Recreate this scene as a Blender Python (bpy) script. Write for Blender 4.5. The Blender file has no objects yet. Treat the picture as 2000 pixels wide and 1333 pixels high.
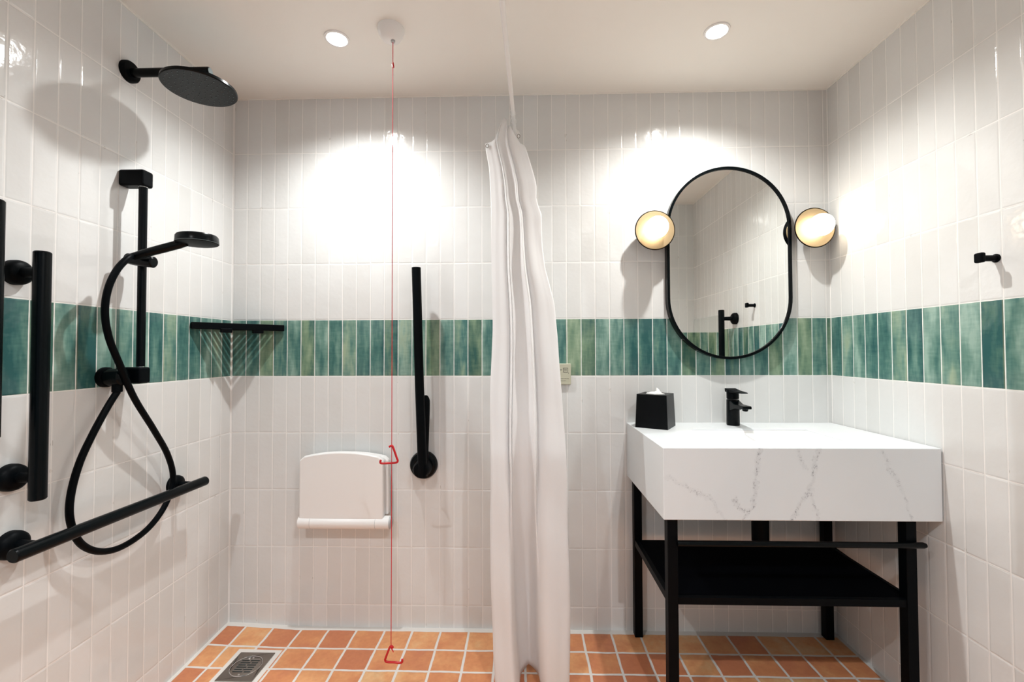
import bpy, bmesh, math, random
from mathutils import Vector, Matrix

# ------------------------------------------------------------------ camera, world, light, exposure
sc = bpy.context.scene
COL = sc.collection
W, H, ZB = 2.6112, 2.3275, 1.3355          # room width, ceiling height, top of the green band
ROW, PIT = 0.248, 0.061628                 # tile pitches
WHITE = (1, 1, 1)

cam_d = bpy.data.cameras.new('camera'); cam = bpy.data.objects.new('camera', cam_d); COL.objects.link(cam)
cam_d.sensor_width = 36; cam_d.lens = 36 * 861.676 / 2000; cam_d.clip_start = 0.02
R = ((0.99965651, -0.02599089, 0.00336574), (0.02605798, 0.99942449, -0.02171803), (-0.00279933, 0.02179827, 0.99975847))
M = Matrix(((R[0][0], R[0][2], -R[0][1], 1.2955), (R[1][0], R[1][2], -R[1][1], -1.9236),
            (R[2][0], R[2][2], -R[2][1], 1.1977), (0, 0, 0, 1)))
cam.matrix_world = M
sc.camera = cam

w = bpy.data.worlds.new('world'); sc.world = w; w.use_nodes = True
w.node_tree.nodes['Background'].inputs[0].default_value = (0.9, 0.9, 1, 1)
w.node_tree.nodes['Background'].inputs[1].default_value = 0.05
sc.view_settings.view_transform = 'Standard'; sc.view_settings.look = 'None'
sc.view_settings.gamma = 1; sc.view_settings.use_curve_mapping = False
sc.view_settings.exposure = 0.82

# ceiling downlights: two over the shower and the basin, two behind the camera
LAMPS = [(0.626, -0.372, 34, (0.985, 1, 0.985)), (1.983, -0.369, 35, (1, 0.99, 0.95)),
         (0.42, -2.05, 44, (0.96, 0.98, 1.0)), (1.87, -2.0, 48, (0.93, 0.97, 1.0))]
def lamp(i):
    x, y, e, c = LAMPS[i]
    l = bpy.data.lights.new('downlight_lamp', 'SPOT'); l.energy = e; l.color = c
    l.shadow_soft_size = 0.017; l.spot_size = math.radians(146 if i < 2 else 150); l.spot_blend = 1.0
    o = bpy.data.objects.new('lamp', l); COL.objects.link(o); o.location = (x, y, H - 0.02)
    return o
LAMP_OBJS = [lamp(i) for i in range(4)]

# ------------------------------------------------------------------ node helper
class NT:
    def __init__(s, name):
        s.m = bpy.data.materials.new(name); s.m.use_nodes = True
        s.t = s.m.node_tree; s.b = s.t.nodes['Principled BSDF']
    def n(s, typ, **kw):
        nd = s.t.nodes.new(typ)
        for k, v in kw.items(): setattr(nd, k, v)
        return nd
    def put(s, sock, v):
        if isinstance(v, bpy.types.NodeSocket): s.t.links.new(v, sock)
        elif v is not None: sock.default_value = v
    def m_(s, op, a, b=None, c=None, clamp=False):
        nd = s.n('ShaderNodeMath', operation=op, use_clamp=clamp)
        for i, v in enumerate((a, b, c)): s.put(nd.inputs[i], v) if v is not None else None
        return nd.outputs[0]
    def xyz(s):
        tc = s.n('ShaderNodeTexCoord'); sp = s.n('ShaderNodeSeparateXYZ')
        s.t.links.new(tc.outputs['Object'], sp.inputs[0])
        return sp.outputs[0], sp.outputs[1], sp.outputs[2], tc.outputs['Object']
    def vec(s, a, b, c=0.0):
        nd = s.n('ShaderNodeCombineXYZ')
        for i, v in enumerate((a, b, c)): s.put(nd.inputs[i], v)
        return nd.outputs[0]
    def noise(s, v, scale, detail=2, rough=0.5):
        nd = s.n('ShaderNodeTexNoise'); s.put(nd.inputs['Vector'], v)
        nd.inputs['Scale'].default_value = scale; nd.inputs['Detail'].default_value = detail
        nd.inputs['Roughness'].default_value = rough
        return nd.outputs[0]
    def white(s, v):
        nd = s.n('ShaderNodeTexWhiteNoise', noise_dimensions='3D'); s.put(nd.inputs['Vector'], v)
        return nd.outputs['Value'], nd.outputs['Color']
    def ramp(s, f, stops):
        nd = s.n('ShaderNodeValToRGB'); s.put(nd.inputs[0], f); cr = nd.color_ramp
        while len(cr.elements) < len(stops): cr.elements.new(0.5)
        for e, (p, c) in zip(cr.elements, stops): e.position = p; e.color = (*c, 1)
        return nd.outputs[0]
    def mix(s, f, a, b):
        nd = s.n('ShaderNodeMix', data_type='RGBA')
        s.put(nd.inputs[0], f); s.put(nd.inputs[6], a if not isinstance(a, tuple) else (*a, 1))
        s.put(nd.inputs[7], b if not isinstance(b, tuple) else (*b, 1))
        return nd.outputs[2]
    def smooth(s, v, a, b, c0=0.0, c1=1.0):
        nd = s.n('ShaderNodeMapRange', interpolation_type='SMOOTHSTEP'); s.put(nd.inputs[0], v)
        for i, x in enumerate((a, b, c0, c1)): nd.inputs[1 + i].default_value = x
        return nd.outputs[0]
    def bump(s, h, strength, dist):
        nd = s.n('ShaderNodeBump'); s.put(nd.inputs['Height'], h)
        nd.inputs['Strength'].default_value = strength; nd.inputs['Distance'].default_value = dist
        s.t.links.new(nd.outputs[0], s.b.inputs['Normal'])
        return nd

def plain(name, col, rough=0.5, metal=0.0, noise=0.0, coat=0.0, spec=None, bump=0.0, bscale=60):
    q = NT(name); x, y, z, v = q.xyz()
    if noise:
        f = q.noise(v, 14, 3)
        q.put(q.b.inputs['Base Color'], q.mix(f, tuple(c * (1 - noise) for c in col), tuple(min(1, c * (1 + noise)) for c in col)))
    else: q.b.inputs['Base Color'].default_value = (*col, 1)
    q.b.inputs['Roughness'].default_value = rough; q.b.inputs['Metallic'].default_value = metal
    if coat: q.b.inputs['Coat Weight'].default_value = coat; q.b.inputs['Coat Roughness'].default_value = 0.1
    if spec is not None: q.b.inputs['Specular IOR Level'].default_value = spec
    if bump: q.bump(q.noise(v, bscale, 3), bump, 0.001)
    return q.m

def tile_mat(name, axis, j0):
    """glazed stacked tiles; axis 0 for walls along X, 1 for walls along -Y; j0 = first joint from the corner"""
    q = NT(name); x, y, z, v = q.xyz(); m = q.m_
    u = x if axis == 0 else m('MULTIPLY', y, -1.0)
    wob = m('MULTIPLY', m('SUBTRACT', q.noise(v, 5.0, 2), 0.5), 0.0016)
    uc = m('DIVIDE', m('SUBTRACT', m('ADD', u, wob), j0), PIT); vc = m('DIVIDE', m('SUBTRACT', m('ADD', z, wob), ZB), ROW)
    iu, iv = m('FLOOR', uc), m('FLOOR', vc); fu, fv = m('FRACT', uc), m('FRACT', vc)
    r1, rc = q.white(q.vec(iu, iv, 3.7 + axis)); r2, _ = q.white(q.vec(iu, iv, 11.3 + axis)); r3, _ = q.white(q.vec(iu, iv, 23.9 + axis))
    # distance to the nearest joint in metres
    eu = m('MULTIPLY', m('MINIMUM', fu, m('SUBTRACT', 1.0, fu)), PIT)
    ev = m('MULTIPLY', m('MINIMUM', fv, m('SUBTRACT', 1.0, fv)), ROW)
    e = m('MINIMUM', eu, ev)
    edge_rag = m('MULTIPLY', m('SUBTRACT', q.noise(v, 45, 2), 0.5), 0.0011)
    e = m('ADD', e, edge_rag)
    grout = q.smooth(e, 0.0011, 0.0020, 1.0, 0.0)
    corner = q.smooth(u, 0.003, 0.0045, 1.0, 0.0)
    grout = m('MAXIMUM', grout, corner)
    band = m('MULTIPLY', m('LESS_THAN', z, ZB), m('GREATER_THAN', z, ZB - ROW))
    # white glaze
    n1 = q.noise(v, 9, 3); f = m('ADD', m('MULTIPLY', n1, 0.5), m('MULTIPLY', r1, 0.5))
    wcol = q.ramp(f, [(0.2, (0.67, 0.672, 0.66)), (0.5, (0.705, 0.712, 0.705)), (0.85, (0.74, 0.747, 0.742))])
    chip = m('MULTIPLY', q.smooth(q.noise(v, 26, 2), 0.69, 0.73), q.smooth(e, 0.003, 0.0045, 1.0, 0.0))
    wcol = q.mix(m('MULTIPLY', chip, 0.55), wcol, (0.34, 0.31, 0.27))
    # green glaze: vertical streaks, cloudy patches, one darker long edge
    st = q.noise(q.vec(m('ADD', m('MULTIPLY', u, 26), m('MULTIPLY', r2, 50)), m('MULTIPLY', z, 5.5), r1), 1.0, 3, 0.55)
    hz = q.noise(q.vec(m('MULTIPLY', u, 22), m('MULTIPLY', z, 95), r2), 1.0, 2, 0.6)
    g = m('ADD', m('ADD', m('MULTIPLY', m('ADD', m('MULTIPLY', m('SUBTRACT', st, 0.5), 1.5), 0.5), 0.8), m('MULTIPLY', hz, 0.2)), m('MULTIPLY', m('SUBTRACT', r3, 0.5), 0.36))
    g = m('ADD', g, m('MULTIPLY', m('SUBTRACT', fu, 0.5), m('MULTIPLY', m('SUBTRACT', r2, 0.5), 0.35)))
    ga = q.ramp(g, [(0.22, (0.030, 0.105, 0.105)), (0.42, (0.075, 0.180, 0.160)), (0.60, (0.155, 0.285, 0.240)), (0.82, (0.30, 0.44, 0.38))])
    gb = q.ramp(g, [(0.22, (0.045, 0.120, 0.095)), (0.42, (0.115, 0.200, 0.140)), (0.60, (0.200, 0.300, 0.200)), (0.82, (0.32, 0.41, 0.29))])
    hue = q.smooth(m('ADD', r1, m('MULTIPLY', m('SUBTRACT', st, 0.5), 0.9)), 0.52, 0.82)
    gcol = q.mix(hue, ga, gb)
    brn = m('MULTIPLY', q.smooth(m('MULTIPLY', m('SUBTRACT', 1.0, fu), PIT), 0.0065, 0.0015, 0.0, 1.0), m('GREATER_THAN', r2, 0.66))
    gcol = q.mix(m('MULTIPLY', brn, 0.5), gcol, (0.27, 0.25, 0.13))
    col = q.mix(band, wcol, gcol)
    col = q.mix(grout, col, q.mix(band, (0.84, 0.83, 0.81), (0.80, 0.82, 0.78)))
    q.put(q.b.inputs['Base Color'], col)
    q.put(q.b.inputs['Roughness'], m('ADD', m('MULTIPLY', grout, 0.5), m('ADD', 0.07, m('MULTIPLY', n1, 0.07))))
    # relief: recessed joint, pillowed edge, hand made waviness, each tile set at its own tilt
    pil = q.smooth(e, 0.0008, 0.006)
    t1 = m('MULTIPLY', m('MULTIPLY', m('SUBTRACT', fu, 0.5), m('SUBTRACT', r1, 0.5)), 0.7)
    t2 = m('MULTIPLY', m('MULTIPLY', m('SUBTRACT', fv, 0.5), m('SUBTRACT', r2, 0.5)), 1.9)
    wv = m('MULTIPLY', q.noise(q.vec(m('ADD', u, m('MULTIPLY', r3, 7)), z, r1), 17, 2, 0.45), 2.6)
    wf = m('MULTIPLY', q.noise(q.vec(u, z, r3), 70, 2, 0.5), 0.55)
    hgt = m('ADD', m('ADD', m('MULTIPLY', pil, 1.0), m('MULTIPLY', m('SUBTRACT', 1.0, grout), m('ADD', t1, t2))), m('ADD', wv, wf))
    q.bump(hgt, 0.75, 0.00075)
    return q.m

def floor_mat():
    q = NT('terracotta_floor_tiles'); x, y, z, v = q.xyz(); m = q.m_
    P = 0.1203; PY = 0.1185
    wob = m('MULTIPLY', m('SUBTRACT', q.noise(v, 7.0, 2), 0.5), 0.009)
    uc = m('DIVIDE', m('ADD', m('SUBTRACT', x, 0.0965), wob), P)
    vc = m('DIVIDE', m('ADD', m('SUBTRACT', m('MULTIPLY', y, -1.0), 0.141), wob), PY)
    iu, iv, fu, fv = m('FLOOR', uc), m('FLOOR', vc), m('FRACT', uc), m('FRACT', vc)
    r1, _ = q.white(q.vec(iu, iv, 1.3)); r2, _ = q.white(q.vec(iu, iv, 9.1))
    eu = m('MULTIPLY', m('MINIMUM', fu, m('SUBTRACT', 1.0, fu)), P); ev = m('MULTIPLY', m('MINIMUM', fv, m('SUBTRACT', 1.0, fv)), PY)
    e = m('ADD', m('MINIMUM', eu, ev), m('MULTIPLY', m('SUBTRACT', q.noise(v, 30, 3), 0.5), 0.004))
    e = m('MINIMUM', e, m('ADD', m('SUBTRACT', m('MULTIPLY', y, -1.0), 0.018), 0.0))
    e = m('MINIMUM', e, m('MINIMUM', m('SUBTRACT', x, 0.010), m('SUBTRACT', W - 0.012, x)))
    # grout bed around the drain
    dx = m('SUBTRACT', m('ABSOLUTE', m('SUBTRACT', x, 0.240)), 0.083); dy = m('SUBTRACT', m('ABSOLUTE', m('ADD', y, 0.250)), 0.090)
    e = m('MINIMUM', e, m('MAXIMUM', dx, dy))
    grout = q.smooth(e, 0.0035, 0.0055, 1.0, 0.0)
    n = q.noise(q.vec(m('ADD', x, m('MULTIPLY', r2, 5)), y, r1), 13, 4, 0.6)
    g = m('ADD', m('MULTIPLY', n, 0.75), m('MULTIPLY', m('SUBTRACT', r1, 0.5), 0.55))
    ga = q.ramp(g, [(0.14, (0.56, 0.20, 0.095)), (0.36, (0.66, 0.27, 0.115)), (0.55, (0.75, 0.37, 0.165)), (0.74, (0.76, 0.51, 0.27))])
    gb = q.ramp(q.noise(v, 60, 2), [(0.3, (0.92, 0.9, 0.88)), (0.7, (1, 1, 1))])
    mx = q.n('ShaderNodeMix', data_type='RGBA', blend_type='MULTIPLY'); mx.inputs[0].default_value = 1
    q.put(mx.inputs[6], ga); q.put(mx.inputs[7], gb)
    col = q.mix(grout, mx.outputs[2], (0.72, 0.69, 0.65))
    q.put(q.b.inputs['Base Color'], col)
    q.put(q.b.inputs['Roughness'], m('ADD', m('MULTIPLY', grout, 0.25), m('ADD', 0.38, m('MULTIPLY', n, 0.2))))
    hgt = m('ADD', q.smooth(e, 0.002, 0.010), m('MULTIPLY', q.noise(v, 22, 3), 0.8))
    q.bump(hgt, 0.7, 0.0016)
    return q.m

def marble_mat():
    q = NT('veined_white_quartz_blue_reflection'); x, y, z, v = q.xyz(); m = q.m_
    segs = [[(2.055, 0.9), (2.037, 0.839), (2.033, 0.774), (2.019, 0.718), (1.994, 0.655)], [(2.150, 0.9), (2.186, 0.823)],
            [(2.230, 0.9), (2.212, 0.807), (2.195, 0.751), (2.166, 0.711), (2.135, 0.655)], [(2.199, 0.743), (2.228, 0.655)],
            [(1.752, 0.792), (1.851, 0.746), (1.899, 0.709), (1.930, 0.655)], [(2.420, 0.875), (2.467, 0.785), (2.491, 0.729), (2.515, 0.66)],
            [(1.960, 0.72), (2.005, 0.68)]]
    amp = [1, .8, 1, .8, .55, .5, .8]
    nx = m('MULTIPLY', m('SUBTRACT', q.noise(v, 22, 4, 0.65), 0.5), 0.055)
    nz = m('MULTIPLY', m('SUBTRACT', q.noise(q.vec(z, x, y), 22, 4, 0.65), 0.5), 0.055)
    px, pz = m('ADD', x, nx), m('ADD', z, nz); tot = None
    for s, a in zip(segs, amp):
        for (x0, z0), (x1, z1) in zip(s, s[1:]):
            dx, dz = x1 - x0, z1 - z0; L = dx * dx + dz * dz
            ax, az = m('SUBTRACT', px, x0), m('SUBTRACT', pz, z0)
            t = m('DIVIDE', m('ADD', m('MULTIPLY', ax, dx), m('MULTIPLY', az, dz)), L, clamp=True)
            ex, ez = m('SUBTRACT', ax, m('MULTIPLY', t, dx)), m('SUBTRACT', az, m('MULTIPLY', t, dz))
            d = m('SQRT', m('ADD', m('MULTIPLY', ex, ex), m('MULTIPLY', ez, ez)))
            k = m('MULTIPLY', q.smooth(d, 0.0005, 0.011, 1.0, 0.0), a)
            tot = k if tot is None else m('MAXIMUM', tot, k)
    onfront = q.smooth(y, -0.494, -0.490, 1.0, 0.15)
    sp = q.smooth(q.noise(v, 130, 3, 0.7), 0.52, 0.66)
    f = m('MULTIPLY', m('MULTIPLY', tot, onfront), m('ADD', 0.13, m('MULTIPLY', sp, 0.75)))
    cl = q.noise(v, 3.5, 3); base = q.ramp(cl, [(0.3, (0.74, 0.785, 0.81)), (0.7, (0.79, 0.82, 0.835))])  # white stone; bluish reflected light from the room is tinted into its base colour
    q.put(q.b.inputs['Base Color'], q.mix(f, base, (0.26, 0.28, 0.31)))
    q.b.inputs['Roughness'].default_value = 0.28
    return q.m

def fabric_mat():
    q = NT('white_curtain_fabric'); x, y, z, v = q.xyz()
    q.b.inputs['Base Color'].default_value = (0.95, 0.945, 0.945, 1); q.b.inputs['Roughness'].default_value = 0.85
    q.b.inputs['Specular IOR Level'].default_value = 0.15
    tr = q.n('ShaderNodeBsdfTranslucent'); tr.inputs[0].default_value = (0.97, 0.965, 0.965, 1)
    mx = q.n('ShaderNodeMixShader'); mx.inputs[0].default_value = 0.42
    q.t.links.new(q.b.outputs[0], mx.inputs[1]); q.t.links.new(tr.outputs[0], mx.inputs[2])
    q.t.links.new(mx.outputs[0], q.t.nodes['Material Output'].inputs[0])
    q.bump(q.noise(q.vec(q.m_('MULTIPLY', x, 1.0), y, q.m_('MULTIPLY', z, 0.35)), 14, 2), 0.35, 0.003)
    return q.m

def emit(name, col, s):
    q = NT(name); q.b.inputs['Base Color'].default_value = (*col, 1)
    q.b.inputs['Emission Color'].default_value = (*col, 1); q.b.inputs['Emission Strength'].default_value = s
    return q.m

BLACK = plain('matte_black_metal', (0.0010, 0.0020, 0.0030), 0.45, 0.0, spec=0.07)
BLACK2 = plain('satin_black_metal', (0.0010, 0.0024, 0.0032), 0.26, 0.0, spec=0.13)
DARKGREY = plain('dark_grey_rubber', (0.10, 0.13, 0.13), 0.5)
WOODBLK = plain('black_shelf_board', (0.0008, 0.0012, 0.0022), 0.7, spec=0.03)
PAINT = plain('ceiling_paint', (0.88, 0.865, 0.82), 0.75, noise=0.01)
WALLP = plain('cream_wall_paint', (0.80, 0.76, 0.69), 0.7, noise=0.01)
PLASTIC = plain('white_plastic', (0.83, 0.825, 0.815), 0.32)
PLAST2 = plain('grey_plastic', (0.42, 0.43, 0.44), 0.4)
CERAM = plain('white_ceramic', (0.87, 0.87, 0.865), 0.14)
STEEL = plain('brushed_steel', (0.30, 0.275, 0.25), 0.34, 1.0, noise=0.15)
SLOT = plain('dark_drain_slot', (0.015, 0.02, 0.018), 0.6)
CHROME = plain('chrome', (0.75, 0.75, 0.76), 0.12, 1.0)
BRASS = plain('pale_brass', (0.56, 0.43, 0.26), 0.45, 1.0)
RED = plain('red_plastic', (0.50, 0.004, 0.010), 0.35)
REDC = plain('red_cord', (0.55, 0.01, 0.02), 0.7)
PLATE = plain('sage_beige_plate', (0.50, 0.49, 0.38), 0.4)
INK = plain('dark_grey_print', (0.09, 0.09, 0.08), 0.6)
MIRR = plain('mirror_glass', (0.90, 0.92, 0.90), 0.01, 1.0)
TISSUE = plain('tissue_paper', (0.88, 0.87, 0.84), 0.9)
LED = emit('downlight_lens', (1, 0.97, 0.92), 14)
BULB = emit('frosted_bulb', (1, 0.87, 0.70), 4.2)
FABRIC = fabric_mat(); MARBLE = marble_mat(); FLOORM = floor_mat()
TILE_BACK = tile_mat('glazed_tiles_back', 0, 0.0669)
TILE_LEFT = tile_mat('glazed_tiles_left', 1, 0.0624)
TILE_RIGHT = tile_mat('glazed_tiles_right', 1, 0.0665)
TILE_FRONT = tile_mat('glazed_tiles_front', 0, 0.03)

# ------------------------------------------------------------------ mesh helpers
def obj(name, bm, mat, parent=None, bevel=0.0, seg=2, smooth=True):
    bmesh.ops.recalc_face_normals(bm, faces=bm.faces)
    me = bpy.data.meshes.new(name); bm.to_mesh(me); bm.free()
    o = bpy.data.objects.new(name, me); COL.objects.link(o); me.materials.append(mat)
    if smooth:
        for p in me.polygons: p.use_smooth = True
        me.set_sharp_from_angle(angle=math.radians(38))
    if bevel:
        b = o.modifiers.new('bevel', 'BEVEL'); b.width = bevel; b.segments = seg; b.limit_method = 'ANGLE'; b.angle_limit = math.radians(40)
        b.harden_normals = True
    if parent: o.parent = parent; o.matrix_parent_inverse = Matrix.Translation(parent.location).inverted()
    return o
def tag(o, label, cat, group=None):
    o['label'] = label; o['category'] = cat
    if group: o['group'] = group
    return o
def thing(name, label, cat, loc, group=None):
    o = bpy.data.objects.new(name, None); COL.objects.link(o); o.location = loc; o.empty_display_size = 0.05
    return tag(o, label, cat, group)
def struct(name, bm, mat):
    o = obj(name, bm, mat, smooth=False); o['kind'] = 'structure'; return o
def box(bm, a, b, rot=None):
    ps = [Vector((x, y, z)) for x in (a[0], b[0]) for y in (a[1], b[1]) for z in (a[2], b[2])]
    if rot is not None:
        c = (Vector(a) + Vector(b)) / 2; ps = [c + rot @ (p - c) for p in ps]
    v = [bm.verts.new(p) for p in ps]
    for f in ((0, 1, 3, 2), (4, 6, 7, 5), (0, 4, 5, 1), (2, 3, 7, 6), (0, 2, 6, 4), (1, 5, 7, 3)): bm.faces.new([v[i] for i in f])
    return bm
def nb(): return bmesh.new()
def frame_dir(d):
    d = d.normalized(); up = Vector((0, 0, 1)) if abs(d.z) < 0.9 else Vector((0, 1, 0))
    s = d.cross(up).normalized(); return s, s.cross(d).normalized()
def tube(bm, pts, r, n=20, cap=True):
    pts = [Vector(p) for p in pts]; rs = r if isinstance(r, (list, tuple)) else [r] * len(pts)
    prev = None; rings = []
    for i, p in enumerate(pts):
        d = (pts[min(i + 1, len(pts) - 1)] - pts[max(i - 1, 0)]).normalized()
        if prev is None: s, u = frame_dir(d)
        else:
            s = prev - d * prev.dot(d); s = s.normalized() if s.length > 1e-6 else frame_dir(d)[0]; u = s.cross(d)
        prev = s
        rings.append([bm.verts.new(p + (s * math.cos(2 * math.pi * k / n) + u * math.sin(2 * math.pi * k / n)) * rs[i]) for k in range(n)])
    for a, b in zip(rings, rings[1:]):
        for k in range(n): bm.faces.new((a[k], a[(k + 1) % n], b[(k + 1) % n], b[k]))
    if cap: bm.faces.new(rings[0][::-1]); bm.faces.new(rings[-1])
    return bm
def lathe(bm, origin, axis, prof, n=40):
    """prof = [(distance along axis, radius)...]"""
    o = Vector(origin); d = Vector(axis).normalized(); s, u = frame_dir(d); rings = []
    for t, r in prof:
        if r < 1e-6: rings.append([bm.verts.new(o + d * t)])
        else: rings.append([bm.verts.new(o + d * t + (s * math.cos(2 * math.pi * k / n) + u * math.sin(2 * math.pi * k / n)) * r) for k in range(n)])
    for a, b in zip(rings, rings[1:]):
        for k in range(n):
            l = (k + 1) % n
            if len(a) == 1 and len(b) == 1: continue
            if len(a) == 1: bm.faces.new((a[0], b[l], b[k]))
            elif len(b) == 1: bm.faces.new((a[k], a[l], b[0]))
            else: bm.faces.new((a[k], a[l], b[l], b[k]))
    if len(rings[0]) > 1: bm.faces.new(rings[0][::-1])
    if len(rings[-1]) > 1: bm.faces.new(rings[-1])
    return bm
def crom(pts, k=8, closed=False):
    P = [Vector(p) for p in pts]; out = []; n = len(P)
    for i in range(n if closed else n - 1):
        if closed: a, b, c, d = P[(i - 1) % n], P[i], P[(i + 1) % n], P[(i + 2) % n]
        else: a, b, c, d = P[max(i - 1, 0)], P[i], P[i + 1], P[min(i + 2, n - 1)]
        for j in range(k):
            t = j / k
            out.append(0.5 * ((2 * b) + (c - a) * t + (2 * a - 5 * b + 4 * c - d) * t * t + (3 * b - a - 3 * c + d) * t ** 3))
    if not closed: out.append(P[-1])
    return out
def prism(bm, outline, d0, d1, f):
    """extrude 2-D outline between depths with mapping f(u, v, d)->3-D"""
    a = [bm.verts.new(f(u, v, d0)) for u, v in outline]; b = [bm.verts.new(f(u, v, d1)) for u, v in outline]; n = len(a)
    bm.faces.new(a[::-1]); bm.faces.new(b)
    for k in range(n): bm.faces.new((a[k], a[(k + 1) % n], b[(k + 1) % n], b[k]))
    return bm
def lerp_tab(t, x):
    """table sorted by decreasing key"""
    if x >= t[0][0]: return t[0][1]
    for (a, va), (b, vb) in zip(t, t[1:]):
        if x >= b: return vb + (va - vb) * (x - b) / (a - b)
    return t[-1][1]

# ------------------------------------------------------------------ the room
T = 0.12; YF = -2.75; YP = -1.556; XP = 2.13
struct('wall_back', box(nb(), (-T, 0, -0.1), (W + T, T, H + 0.1)), TILE_BACK)
struct('wall_left', box(nb(), (-T, YF, -0.1), (0, 0, H + 0.1)), TILE_LEFT)
struct('wall_right', box(nb(), (W, YF, -0.1), (W + T, 0, H + 0.1)), TILE_RIGHT)
bm = nb(); box(bm, (-T, YF - T, -0.1), (W + T, YF, H + 0.1)); box(bm, (XP, YF, -0.1), (W, YP, H + 0.1))
struct('wall_front', bm, TILE_FRONT)
bm = box(nb(), (0.35, YF, 0), (1.75, YF + 0.04, 2.1)); o_ = struct('unseen_dark_panel_1', bm, plain('blue_grey_bounce_panel', (0.17, 0.21, 0.26), 0.5))  # unseen dark panel added behind the camera to cut and cool the bounce light
struct('ceiling', box(nb(), (0, YF, H), (W, 0, H + 0.1)), PAINT)
bm = nb(); NX, NY = 40, 40; g = []
for i in range(NX + 1):
    for j in range(NY + 1):
        x = W * (i / NX) ** 1.3; y = YF * (j / NY) ** 1.5
        k = max(0, 1 - x / 0.36) * max(0, 1 + y / 0.36); k = k * k * (3 - 2 * k)
        g.append(bm.verts.new((x, y, 0.0135 * k)))
gv = list(g)
for i in range(NX):
    for j in range(NY): bm.faces.new((gv[i * (NY + 1) + j], gv[(i + 1) * (NY + 1) + j], gv[(i + 1) * (NY + 1) + j + 1], gv[i * (NY + 1) + j + 1]))
box(bm, (0, YF, -0.1), (W, 0, -0.02))
fo = struct('floor', bm, FLOORM)
# narrow sealant bead along the ceiling, left wall
bm = nb(); box(bm, (0, YF, H - 0.005), (0.004, 0, H)); box(bm, (0.004, -0.004, H - 0.004), (W - 0.004, 0, H)); box(bm, (W - 0.004, YP, H - 0.004), (W, 0, H))
struct('trim_1', bm, PAINT)

# ------------------------------------------------------------------ ceiling downlights
DL = ['glowing recessed downlight in the ceiling above the shower, left of the pull cord',
      'glowing recessed downlight in the ceiling above the washbasin, right of the curtain rod',
      'ceiling downlight behind the viewpoint on the shower side, seen only as sparkles in the tiles',
      'ceiling downlight behind the viewpoint on the basin side, seen only as sparkles in the tiles']
for i, (x, y, e, c) in enumerate(LAMPS):
    t = thing('downlight', DL[i], 'ceiling light', (x, y, H), 'recessed ceiling downlights')
    obj('trim_ring', lathe(nb(), (x, y, H), (0, 0, -1), [(0, 0.044), (0.004, 0.043), (0.005, 0.036), (0.002, 0.035), (0.0, 0.034)]), PLASTIC, t)
    obj('lens', lathe(nb(), (x, y, H - 0.0005), (0, 0, -1), [(0, 0.0335), (0.0025, 0.033), (0.003, 0)]), LED, t)
    LAMP_OBJS[i].parent = t; LAMP_OBJS[i].matrix_parent_inverse = Matrix.Translation(t.location).inverted()

# ------------------------------------------------------------------ overhead shower
t = thing('overhead_shower', 'large round black rain shower head on a straight wall arm, high on the left wall', 'shower head', (0, -0.528, 2.115))
obj('wall_rosette', lathe(nb(), (0, -0.528, 2.117), (1, 0, 0), [(0, 0.034), (0.012, 0.0335), (0.017, 0.030), (0.018, 0.0)]), BLACK, t)
obj('arm', lathe(nb(), (0.01, -0.528, 2.113), (1, 0, 0), [(0, 0.0135), (0.262, 0.0135), (0.266, 0.0115), (0.266, 0)]), BLACK2, t)
obj('arm_end_cap', lathe(nb(), (0.2755, -0.528, 2.113), (1, 0, 0), [(0, 0.0112), (0.0015, 0.0105), (0.0015, 0)]), DARKGREY, t)
hc = (0.237, -0.522, 2.068)
obj('neck', lathe(nb(), (hc[0], hc[1], 2.108), (0, 0, -1), [(0, 0.010), (0.024, 0.011), (0.034, 0.018)]), BLACK2, t)
head = obj('spray_head', lathe(nb(), hc, (0, 0, -1), [(-0.006, 0.02), (-0.003, 0.094), (0.0, 0.1055), (0.008, 0.1065), (0.0105, 0.104), (0.0105, 0)], 72), BLACK2, t)
bm = nb(); random.seed(4)
for ring, n in ((0.02, 8), (0.035, 12), (0.05, 16), (0.066, 22), (0.082, 26), (0.094, 30)):
    for k in range(n):
        a = 2 * math.pi * (k + 0.37 * ring * 100) / n
        lathe(bm, (hc[0] + ring * math.cos(a), hc[1] + ring * math.sin(a), hc[2] - 0.010), (0, 0, -1), [(0, 0.0016), (0.002, 0.0011)], 6)
nz = obj('nozzles', bm, DARKGREY, head); nz['kind'] = 'stuff'

# ------------------------------------------------------------------ slide rail
t = thing('shower_slide_rail', 'vertical black shower rail with square end brackets on the left wall', 'shower rail', (0, -0.54, 1.11))
RX, RY = 0.066, -0.537
obj('rail_tube', tube(nb(), [(RX, RY, 1.105), (RX, RY, 1.775)], 0.0118, 24), BLACK2, t)
for z, s in ((1.757, 1), (1.122, -1)):
    bm = box(nb(), (0, RY - 0.021, z - 0.026), (0.083, RY + 0.021, z + 0.026))
    obj('end_bracket', bm, BLACK, t, 0.007, 3)
    obj('chrome_joint_ring', lathe(nb(), (RX, RY, z - 0.0265 * s), (0, 0, -s), [(0, 0.0128), (0.0015, 0.0128), (0.0015, 0.012)]), CHROME, t)['label'] = 'thin chrome ring'
sl = obj('slider', lathe(nb(), (0.045, RY - 0.028, 1.493), (0.95, 0.0, -0.15), [(-0.004, 0.0), (-0.003, 0.013), (0.0, 0.0165), (0.055, 0.0185), (0.083, 0.0175), (0.086, 0.014), (0.086, 0)]), BLACK2, t)
bm = box(nb(), (RX - 0.022, RY - 0.032, 1.474), (RX + 0.020, RY + 0.020, 1.508)); obj('slider_clamp', bm, BLACK, t, 0.008, 3)

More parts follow.
